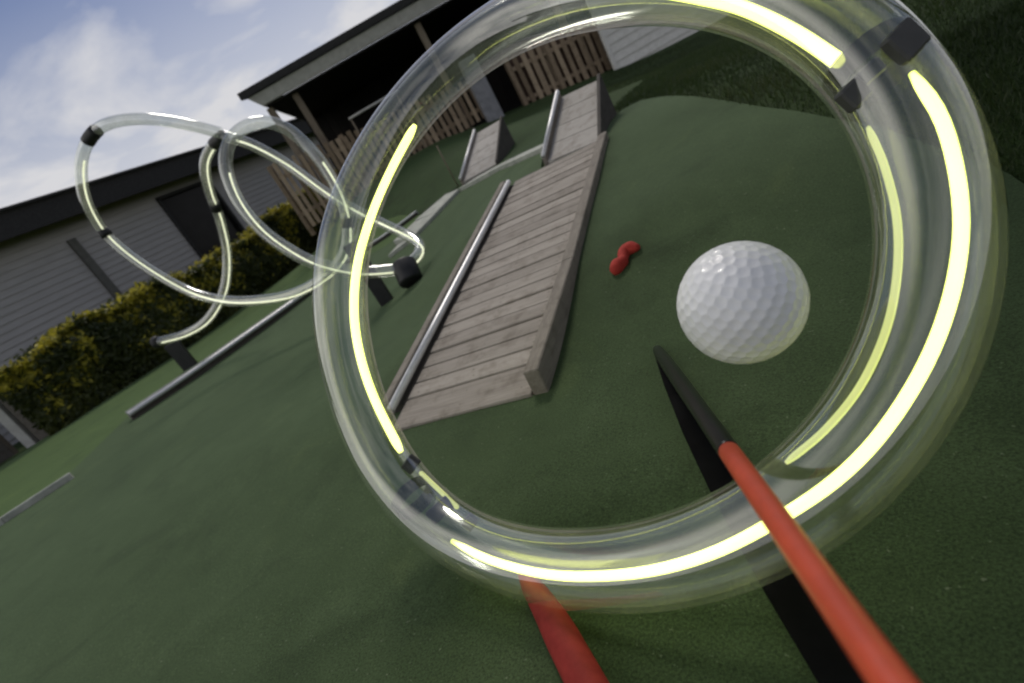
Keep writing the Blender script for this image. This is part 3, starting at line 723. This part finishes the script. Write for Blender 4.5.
mb.hexa([(-13.0, -4, ze-.55), (-12.94, -4, ze-.55), (-12.94, 22, ze-.55), (-13.0, 22, ze-.55), (-13.0, -4, ze-.06), (-12.94, -4, ze-.06), (-12.94, 22, ze-.06), (-13.0, 22, ze-.06)], .006)
mb.build('fascia', M_roof, bl)
mb = MB()
mb.hexa([(-20, -4, ze+.65), (-12.85, -4, ze-.055), (-12.85, 22, ze-.055), (-20, 22, ze+.65), (-20, -4, ze+.72), (-12.85, -4, ze), (-12.85, 22, ze), (-20, 22, ze+.72)], .005)
mb.build('roof', M_roof, bl)
mb = MB(); mb.hexa([(WX-.02, -4, 3.42), (-13.002, -4, 3.42), (-13.002, 22, 3.42), (WX-.02, 22, 3.42), (WX-.02, -4, 3.46), (-13.002, -4, 3.46), (-13.002, 22, 3.46), (WX-.02, 22, 3.46)], 0)
mb.build('soffit', M_darkw, bl)
mb = MB(); mb.hexa([(-19.9, 21.8, -.2), (WX-.06, 21.8, -.2), (WX-.06, 21.9, -.2), (-19.9, 21.9, -.2), (-19.9, 21.8, 4.5), (WX-.06, 21.8, 3.8), (WX-.06, 21.9, 3.8), (-19.9, 21.9, 4.5)], 0)
mb.build('end_wall', M_clap, bl)

# posts at the lower left
def fpost(name, label, px, py, ztop, w, mat, d=.12):
    g = gnd(px, py, 0); mb = MB(); mb.beam(g-[0, 0, .1], [g[0], g[1], ztop], w, d, up=(.6, -.8, 0), bev=.008); o = mb.build(name, mat); tag(o, label, 'post'); return o
fpost('timber_post', 'broad dark timber post at the near end of the hedge', 54, 432, 1.15, .42, M_beam)
fpost('white_post', 'slim pale post between two dark posts by the hedge end', 33, 444, 1.1, .15, M_fascia)
fpost('timber_post', 'dark timber post at the far left, left of the pale post', 8, 458, 1.05, .30, M_beamd)

# ------------------------------------------------------------------ porch building
ZP = 10.5
p0 = at(238, 90, ZP); p1 = at(420, -6, ZP)
ex = np.array([p1[0]-p0[0], p1[1]-p0[1], 0]); ex /= np.linalg.norm(ex); ey = np.array([-ex[1], ex[0], 0])  # ex along eave, ey away
ez = np.array([0, 0, 1.]); zr = (p0[2]+p1[2])/2; O = np.array([p0[0], p0[1], 0])
def L(u, v, z): return O+ex*u+ey*v+ez*z
def lbox(mb, u0, u1, v0, v1, z0, z1, bev=.005, tone=None):
    return mb.hexa([L(u0, v0, z0), L(u1, v0, z0), L(u1, v1, z0), L(u0, v1, z0), L(u0, v0, z1), L(u1, v0, z1), L(u1, v1, z1), L(u0, v1, z1)], bev, tone)
LEN = 9.0
po = thing('porch_building', 'dark open porch under a wide roof with grey fascia and timber posts', 'building', L(2, 1, .5))
mb = MB(); mb.hexa([L(-.05, -.08, zr-.14), L(LEN, -.08, zr-.14), L(LEN, 5, zr+.7), L(-.05, 5, zr+.7), L(-.05, -.08, zr), L(LEN, -.08, zr), L(LEN, 5, zr+.86), L(-.05, 5, zr+.86)], .01)
mb.build('roof', M_roof, po)
mb = MB(); mb.hexa([L(.22, .06, zr-.36), L(LEN, .06, zr-.36), L(LEN, .12, zr-.36), L(.22, .12, zr-.36), L(.06, -.02, zr-.145), L(LEN, -.02, zr-.145), L(LEN, .04, zr-.145), L(.06, .04, zr-.145)], .004)
mb.build('fascia', M_fascia, po)
mb = MB(); mb.hexa([L(.20, .17, zr-.34), L(.26, .17, zr-.34), L(.26, 4.2, zr-.34), L(.20, 4.2, zr-.34), L(.06, .06, zr-.15), L(.12, .06, zr-.15), L(.12, 4.2, zr+.40), L(.06, 4.2, zr+.40)], .004)
mb.build('gable_board', M_fascia, po)
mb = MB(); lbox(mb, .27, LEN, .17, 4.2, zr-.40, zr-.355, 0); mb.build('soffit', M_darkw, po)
mb = MB()
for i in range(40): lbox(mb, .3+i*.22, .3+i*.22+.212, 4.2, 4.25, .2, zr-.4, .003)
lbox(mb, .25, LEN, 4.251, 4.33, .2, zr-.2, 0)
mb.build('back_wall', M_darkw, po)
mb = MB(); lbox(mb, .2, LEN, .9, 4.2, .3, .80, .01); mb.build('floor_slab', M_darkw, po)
def up_at(px, py, v):
    """u, z where a pixel's ray meets the plane v = const of the porch"""
    d = ray(px, py); t = ((O+ey*v-CC)@ey)/(d@ey); P = CC+d*t; return (P-O)@ex, P[2]
for px, py, w in [(272, 112, .13), (303, 107, .13), (420, 30, .13), (545, -20, .14)]:
    u, z = up_at(px, py, .35); mb = MB(); lbox(mb, u-w/2, u+w/2, .3, .3+w, .3, zr-.402, .006); mb.build('post', M_postw, po)

# picket fences in front of the porch
def fence(name, label, px0, px1, top0, top1, bot0, bot1, v, pitch, w, mat, jag=.03, backing=None):
    """between two image columns; top/bottom rows give the picket heights"""
    ua, za = up_at(px0, top0, v); ub, zb = up_at(px1, top1, v); ba = up_at(px0, bot0, v)[1]; bb = up_at(px1, bot1, v)[1]
    r = thing(name, label, 'fence', L((ua+ub)/2, v, min(ba, bb)))
    n = max(2, int(abs(ub-ua)/pitch)); mb = MB()
    for i in range(n+1):
        t = i/n; u = ua+(ub-ua)*t; zt_ = za+(zb-za)*t+random.uniform(-jag, jag); zb_ = ba+(bb-ba)*t-.05
        ww = w*random.uniform(.85, 1.15); sh = random.uniform(-.012, .012)
        c = [L(u-ww/2, v, zb_), L(u+ww/2, v, zb_), L(u+ww/2, v+.022, zb_), L(u-ww/2, v+.022, zb_)]
        tpp = [L(u+sh-ww/2, v, zt_), L(u+sh+ww/2, v, zt_), L(u+sh+ww/2, v+.022, zt_), L(u+sh-ww/2, v+.022, zt_)]
        mb.hexa(c+tpp, .004, random.uniform(-.35, .3))
    mb.build('pickets', mat, r)
    for fz in (.2, .8):
        mb = MB(); mb.beam(L(ua, v+.05, ba+(za-ba)*fz), L(ub, v+.05, bb+(zb-bb)*fz), .05, .08); mb.build('rail', mat, r)
    for t in (0, .34, .67, 1):
        u = ua+(ub-ua)*t; mb = MB(); lbox(mb, u-.05, u+.05, v+.08, v+.18, ba+(bb-ba)*t-.2, za+(zb-za)*t+.03, .006); mb.build('fence_post', mat, r)
    if backing:
        mb = MB(); c = [L(ua, v+.25, ba-.2), L(ub, v+.25, bb-.2), L(ub, v+.28, bb-.2), L(ua, v+.28, ba-.2)]
        mb.hexa(c+[L(ua, v+.25, za), L(ub, v+.25, zb), L(ub, v+.28, zb), L(ua, v+.28, za)], 0); mb.build('backing_board', backing, r)
    return r
fence('picket_fence', 'weathered brown picket fence under the porch roof, left of the grey pillar', 268, 478, 168, 75, 250, 118, .05, .135, .085, M_picket, .05)
fence('picket_fence', 'red-brown picket screen between the grey pillar and the white wall', 506, 612, 60, 8, 124, 66, .0, .16, .10, M_picket, .04, M_brown)
# grey pillar
u, z = up_at(497, 122, -.1); u2, zt2 = up_at(468, 58, -.1)
mb = MB(); lbox(mb, u-.17, u+.17, -.28, .02, z-.3, zt2, .01); pil = mb.build('pillar', M_pier); tag(pil, 'pale grey rendered pillar between the two picket fences', 'pillar')
# hand rail
ra, rb = up_at(349, 119, -.25), up_at(376, 103, -.25)
hr = thing('hand_rail', 'short white hand rail standing above the picket fence', 'rail', L(ra[0], -.25, ra[1]-1))
tube('bar', np.array([L(ra[0], -.25, ra[1]), L((ra[0]+rb[0])/2, -.25, (ra[1]+rb[1])/2), L(rb[0]+.5, -.25, rb[1])]), .022, M_fascia, hr, 10)
for q in (ra, (rb[0]+.4, rb[1])): tube('upright', np.array([L(q[0]+.03, -.25, .7), L(q[0]+.03, -.25, 1.2), L(q[0]+.03, -.25, q[1]-.01)]), .016, M_postw, hr, 8)

# white clapboard wall at the back
w0 = at(617, 70, 11.2); w1 = at(830, -40, 11.2)
ux = np.array([w1[0]-w0[0], w1[1]-w0[1], 0]); WL = np.linalg.norm(ux); ux /= WL
wb = thing('white_building', 'white clapboard building end beyond the dark grass bank', 'building', w0)
clap_wall((w0[0], w0[1], 0), ux, WL+3, -.8, 3.2, .17, M_white, 'wall', wb)
nrm = np.cross(ux, ez)
mb = MB()
c = [w0*[1, 1, 0]-nrm*.05, w0*[1, 1, 0]+ux*(WL+3)-nrm*.05, w0*[1, 1, 0]+ux*(WL+3)-nrm*4, w0*[1, 1, 0]-nrm*4]
mb.hexa([q+ez*3.2 for q in c]+[c[0]+ez*3.3+nrm*.3, c[1]+ez*3.3+nrm*.3, c[2]+ez*4.0, c[3]+ez*4.0], .01); mb.build('roof', M_roof, wb)
mb = MB(); mb.beam(w0*[1, 1, 0]-ez*.8-nrm*.02, w0*[1, 1, 0]+ez*3.18-nrm*.02, .09, .09, up=ux); mb.build('corner_board', M_white, wb)

# ------------------------------------------------------------------ grass on the bank
def bank_blades(n):
    # scattered over the dark bank at right and behind; kept off the putting green and lawn
    out = []
    regs = [((-.95, 1.8), (1.0, 8.5), .52), ((.25, 1.6), (-.1, 2.8), .28), ((-2.3, 3.5), (8.0, 12.5), .20)]
    for (xa, xb_), (ya_, yb_), fr_ in regs:
        k = int(n*fr_); out.append(np.stack([rng.uniform(xa, xb_, k), rng.uniform(ya_, yb_, k)], 1))
    P = np.vstack(out); keep = (sdf(turf_poly, P) < .01) & (sdf(lawn_poly, P) < 0)
    P = P[keep]
    for (x0_, x1_, y0_, y1_) in [(-1.35, -.85, 3.5, 4.45), (-3.2, -2.6, 5.9, 7.1)]: P = P[~((P[:, 0] > x0_) & (P[:, 0] < x1_) & (P[:, 1] > y0_) & (P[:, 1] < y1_))]
    sp = np.array([[p[0], p[1]] for p in SA]); dd_ = np.full(len(P), 9.)
    for a, b_ in zip(sp[:-1], sp[1:]):
        ab = b_-a; t = np.clip(((P-a)@ab)/(ab@ab), 0, 1); dd_ = np.minimum(dd_, np.linalg.norm(P-a-t[:, None]*ab, axis=1))
    P = P[dd_ > .28]
    n = len(P); z = height(P)-.012; B = np.column_stack([P, z])
    sc_ = np.clip(np.linalg.norm(P, axis=1)/3.0, .45, 1.1)
    cl = np.array([mnoise.noise(Vector((p[0]*1.7, p[1]*1.7, 0))) for p in P])
    hgt = (.026+.024*np.clip(cl+.3, 0, 1))*rng.uniform(.6, 1.3, n)*sc_; wd = .0026*sc_*rng.uniform(.7, 1.3, n)
    a = rng.uniform(0, 2*pi, n); s = np.stack([np.cos(a), np.sin(a), 0*a], 1); le = rng.normal(0, .4, (n, 3)); le[:, 2] = 1; le /= np.linalg.norm(le, axis=1)[:, None]
    vs = np.empty((n*3, 3)); vs[0::3] = B-s*wd[:, None]; vs[1::3] = B+s*wd[:, None]; vs[2::3] = B+le*hgt[:, None]
    tone = np.repeat(np.clip(.4+.5*cl+rng.uniform(-.25, .35, n), 0, 1), 3)
    o = mesh_obj('bank_grass', vs, [(3*i, 3*i+1, 3*i+2) for i in range(n)], M_blade, None, False, tone)
    o['kind'] = 'stuff'; tag(o, 'dark uncut grass growing on the bank round the green', 'grass'); return n
print('BLADES', bank_blades(170000))

# ------------------------------------------------------------------ added unseen canopy that shades the right of the green
shade_tree = thing('shade_tree', 'added leafy canopy out of view, shading the right side of the green', 'shade_tree', (3.1, 4.3, .2))
mb = MB()
limbs = [([(3.1, 4.3, .1), (3.0, 4.25, 1.0), (2.6, 4.0, 1.9), (1.9, 3.6, 2.35), (1.0, 3.1, 2.5), (.1, 2.8, 2.45)], .16, .018), ([(2.6, 4.0, 1.9), (2.0, 4.3, 2.5), (1.0, 4.2, 2.7), (.2, 4.0, 2.5)], .08, .014), ([(2.95, 4.2, 1.4), (2.9, 3.4, 2.2), (2.0, 2.5, 2.6), (.8, 2.1, 2.5)], .08, .016), ([(1.9, 3.6, 2.35), (1.2, 3.5, 2.6), (.2, 3.5, 2.5)], .05, .012)]
for P_, r0_, r1_ in limbs:
    Q = resample(P_, 14); v_, f_ = sweep(Q, np.linspace(r0_, r1_, 14), 10); mb.add(v_, f_)
mb.build('trunk', M_stem, shade_tree, True)
tc_ = np.array([(-.22, 2.80, 2.45, .36), (-.18, 3.40, 2.45, .40), (-.32, 2.25, 2.42, .28), (.30, 2.68, 2.5, .58), (.30, 3.60, 2.55, .6), (.32, 1.95, 2.45, .45), (1.0, 3.08, 2.6, .8), (.25, 4.15, 2.5, .5), (1.0, 2.2, 2.55, .65), (1.1, 4.1, 2.7, .8), (2.0, 3.6, 2.8, .9), (1.9, 2.6, 2.7, .8), (2.6, 4.4, 2.8, .9)])
def tsample(n):
    c = tc_[rng.integers(0, len(tc_), n)]; d = rng.normal(size=(n, 3)); d /= np.linalg.norm(d, axis=1)[:, None]; d[:, 2] *= .7
    return c[:, :3]+d*(c[:, 3]*rng.random(n)**.45)[:, None], d
leaves('crown', shade_tree, tsample, 34000, .085, lambda P: np.clip(.35+rng.normal(0, .2, len(P)), 0, .65), M_leaf)

# ------------------------------------------------------------------ light
SUN_AZ, SUN_EL = radians(339), radians(50)
sd = np.array([cos(SUN_EL)*sin(SUN_AZ), cos(SUN_EL)*cos(SUN_AZ), sin(SUN_EL)])
sun_d = bpy.data.lights.new('sun', 'SUN'); sun_d.energy = 1.5; sun_d.angle = radians(12); sun_d.color = (1, .94, .85)
sun = bpy.data.objects.new('sun', sun_d); col.objects.link(sun); sun.location = (0, 0, 30)
sun.rotation_euler = Vector(-sd).to_track_quat('-Z', 'Y').to_euler()
w = bpy.data.worlds.new('World'); sc.world = w; w.use_nodes = True; nt = w.node_tree; nt.nodes.clear()
out = N(nt, 'ShaderNodeOutputWorld'); bg = N(nt, 'ShaderNodeBackground'); bg.inputs['Strength'].default_value = .115
sky = N(nt, 'ShaderNodeTexSky', sky_type='NISHITA'); sky.sun_disc = False; sky.sun_elevation = SUN_EL; sky.sun_rotation = SUN_AZ
sky.air_density = 1.0; sky.dust_density = .6; sky.ozone_density = 1.6
tc = N(nt, 'ShaderNodeTexCoord'); sx = N(nt, 'ShaderNodeSeparateXYZ'); nt.links.new(tc.outputs['Generated'], sx.inputs[0])
az_ = N(nt, 'ShaderNodeMath', operation='ADD'); az_.inputs[1].default_value = .18; nt.links.new(sx.outputs['Z'], az_.inputs[0])
mxz = N(nt, 'ShaderNodeMath', operation='MAXIMUM'); mxz.inputs[1].default_value = .05; nt.links.new(az_.outputs[0], mxz.inputs[0])
dx = N(nt, 'ShaderNodeMath', operation='DIVIDE'); dy = N(nt, 'ShaderNodeMath', operation='DIVIDE')
nt.links.new(sx.outputs['X'], dx.inputs[0]); nt.links.new(mxz.outputs[0], dx.inputs[1]); nt.links.new(sx.outputs['Y'], dy.inputs[0]); nt.links.new(mxz.outputs[0], dy.inputs[1])
cb = N(nt, 'ShaderNodeCombineXYZ'); nt.links.new(dx.outputs[0], cb.inputs[0]); nt.links.new(dy.outputs[0], cb.inputs[1])
mpc = N(nt, 'ShaderNodeMapping'); mpc.inputs['Location'].default_value = (1.7, .4, 0); nt.links.new(cb.outputs[0], mpc.inputs[0])
cn = noise_node(nt, 1.7, 6, mpc.outputs[0], .52); cn.inputs['Distortion'].default_value = .35
cr = ramp(nt, cn.outputs['Fac'], [(.46, (0, 0, 0)), (.70, (1, 1, 1))])
# haze thickens towards the horizon
hz = N(nt, 'ShaderNodeMapRange'); hz.inputs['From Min'].default_value = .40; hz.inputs['From Max'].default_value = .17; hz.inputs['To Min'].default_value = .06; hz.inputs['To Max'].default_value = .80
nt.links.new(sx.outputs['Z'], hz.inputs['Value'])
mxm = N(nt, 'ShaderNodeMath', operation='MAXIMUM'); 
cm = N(nt, 'ShaderNodeMath', operation='MULTIPLY'); cm.inputs[1].default_value = .8; nt.links.new(cr.outputs[0], cm.inputs[0])
ad = N(nt, 'ShaderNodeMath', operation='ADD'); ad.use_clamp = True; nt.links.new(cm.outputs[0], ad.inputs[0]); nt.links.new(hz.outputs[0], ad.inputs[1])
mx = N(nt, 'ShaderNodeMixRGB'); nt.links.new(ad.outputs[0], mx.inputs[0]); tn = N(nt, 'ShaderNodeMixRGB', blend_type='MULTIPLY'); tn.inputs[0].default_value = 1; tn.inputs[2].default_value = (.38, .39, .48, 1); nt.links.new(sky.outputs[0], tn.inputs[1]); nt.links.new(tn.outputs[0], mx.inputs[1]); mx.inputs[2].default_value = (5.3, 5.3, 5.5, 1)
# added bright patch of sky behind and left of camera, for hoop reflections and fill
dt = N(nt, 'ShaderNodeVectorMath', operation='DOT_PRODUCT'); dv = np.array([-.86, -.42, .36]); dv /= np.linalg.norm(dv); dt.inputs[1].default_value = tuple(dv)
nt.links.new(tc.outputs['Generated'], dt.inputs[0])
dm = N(nt, 'ShaderNodeMapRange', interpolation_type='SMOOTHSTEP'); dm.inputs['From Min'].default_value = .70; dm.inputs['From Max'].default_value = .93; nt.links.new(dt.outputs['Value'], dm.inputs['Value'])
dn2 = noise_node(nt, 3.0, 6, tc.outputs['Generated'], .55); dr2 = ramp(nt, dn2.outputs['Fac'], [(.36, (.35,)*3), (.62, (1,)*3)])
dmm = N(nt, 'ShaderNodeMath', operation='MULTIPLY'); nt.links.new(dm.outputs[0], dmm.inputs[0]); nt.links.new(dr2.outputs[0], dmm.inputs[1])
mxb = N(nt, 'ShaderNodeMixRGB'); nt.links.new(dmm.outputs[0], mxb.inputs[0]); nt.links.new(mx.outputs[0], mxb.inputs[1]); mxb.inputs[2].default_value = (12.5, 12.2, 11.6, 1)
nt.links.new(mxb.outputs[0], bg.inputs['Color']); nt.links.new(bg.outputs[0], out.inputs[0])

sc.view_settings.view_transform = 'Standard'; sc.view_settings.look = 'None'; sc.view_settings.exposure = 0.15; sc.view_settings.gamma = 1.0
sc.cycles.transparent_max_bounces = 32; sc.cycles.max_bounces = 8; sc.cycles.use_denoising = True
sc.cycles.filter_width = 2.1; sc.cycles.caustics_reflective = False; sc.cycles.caustics_refractive = False
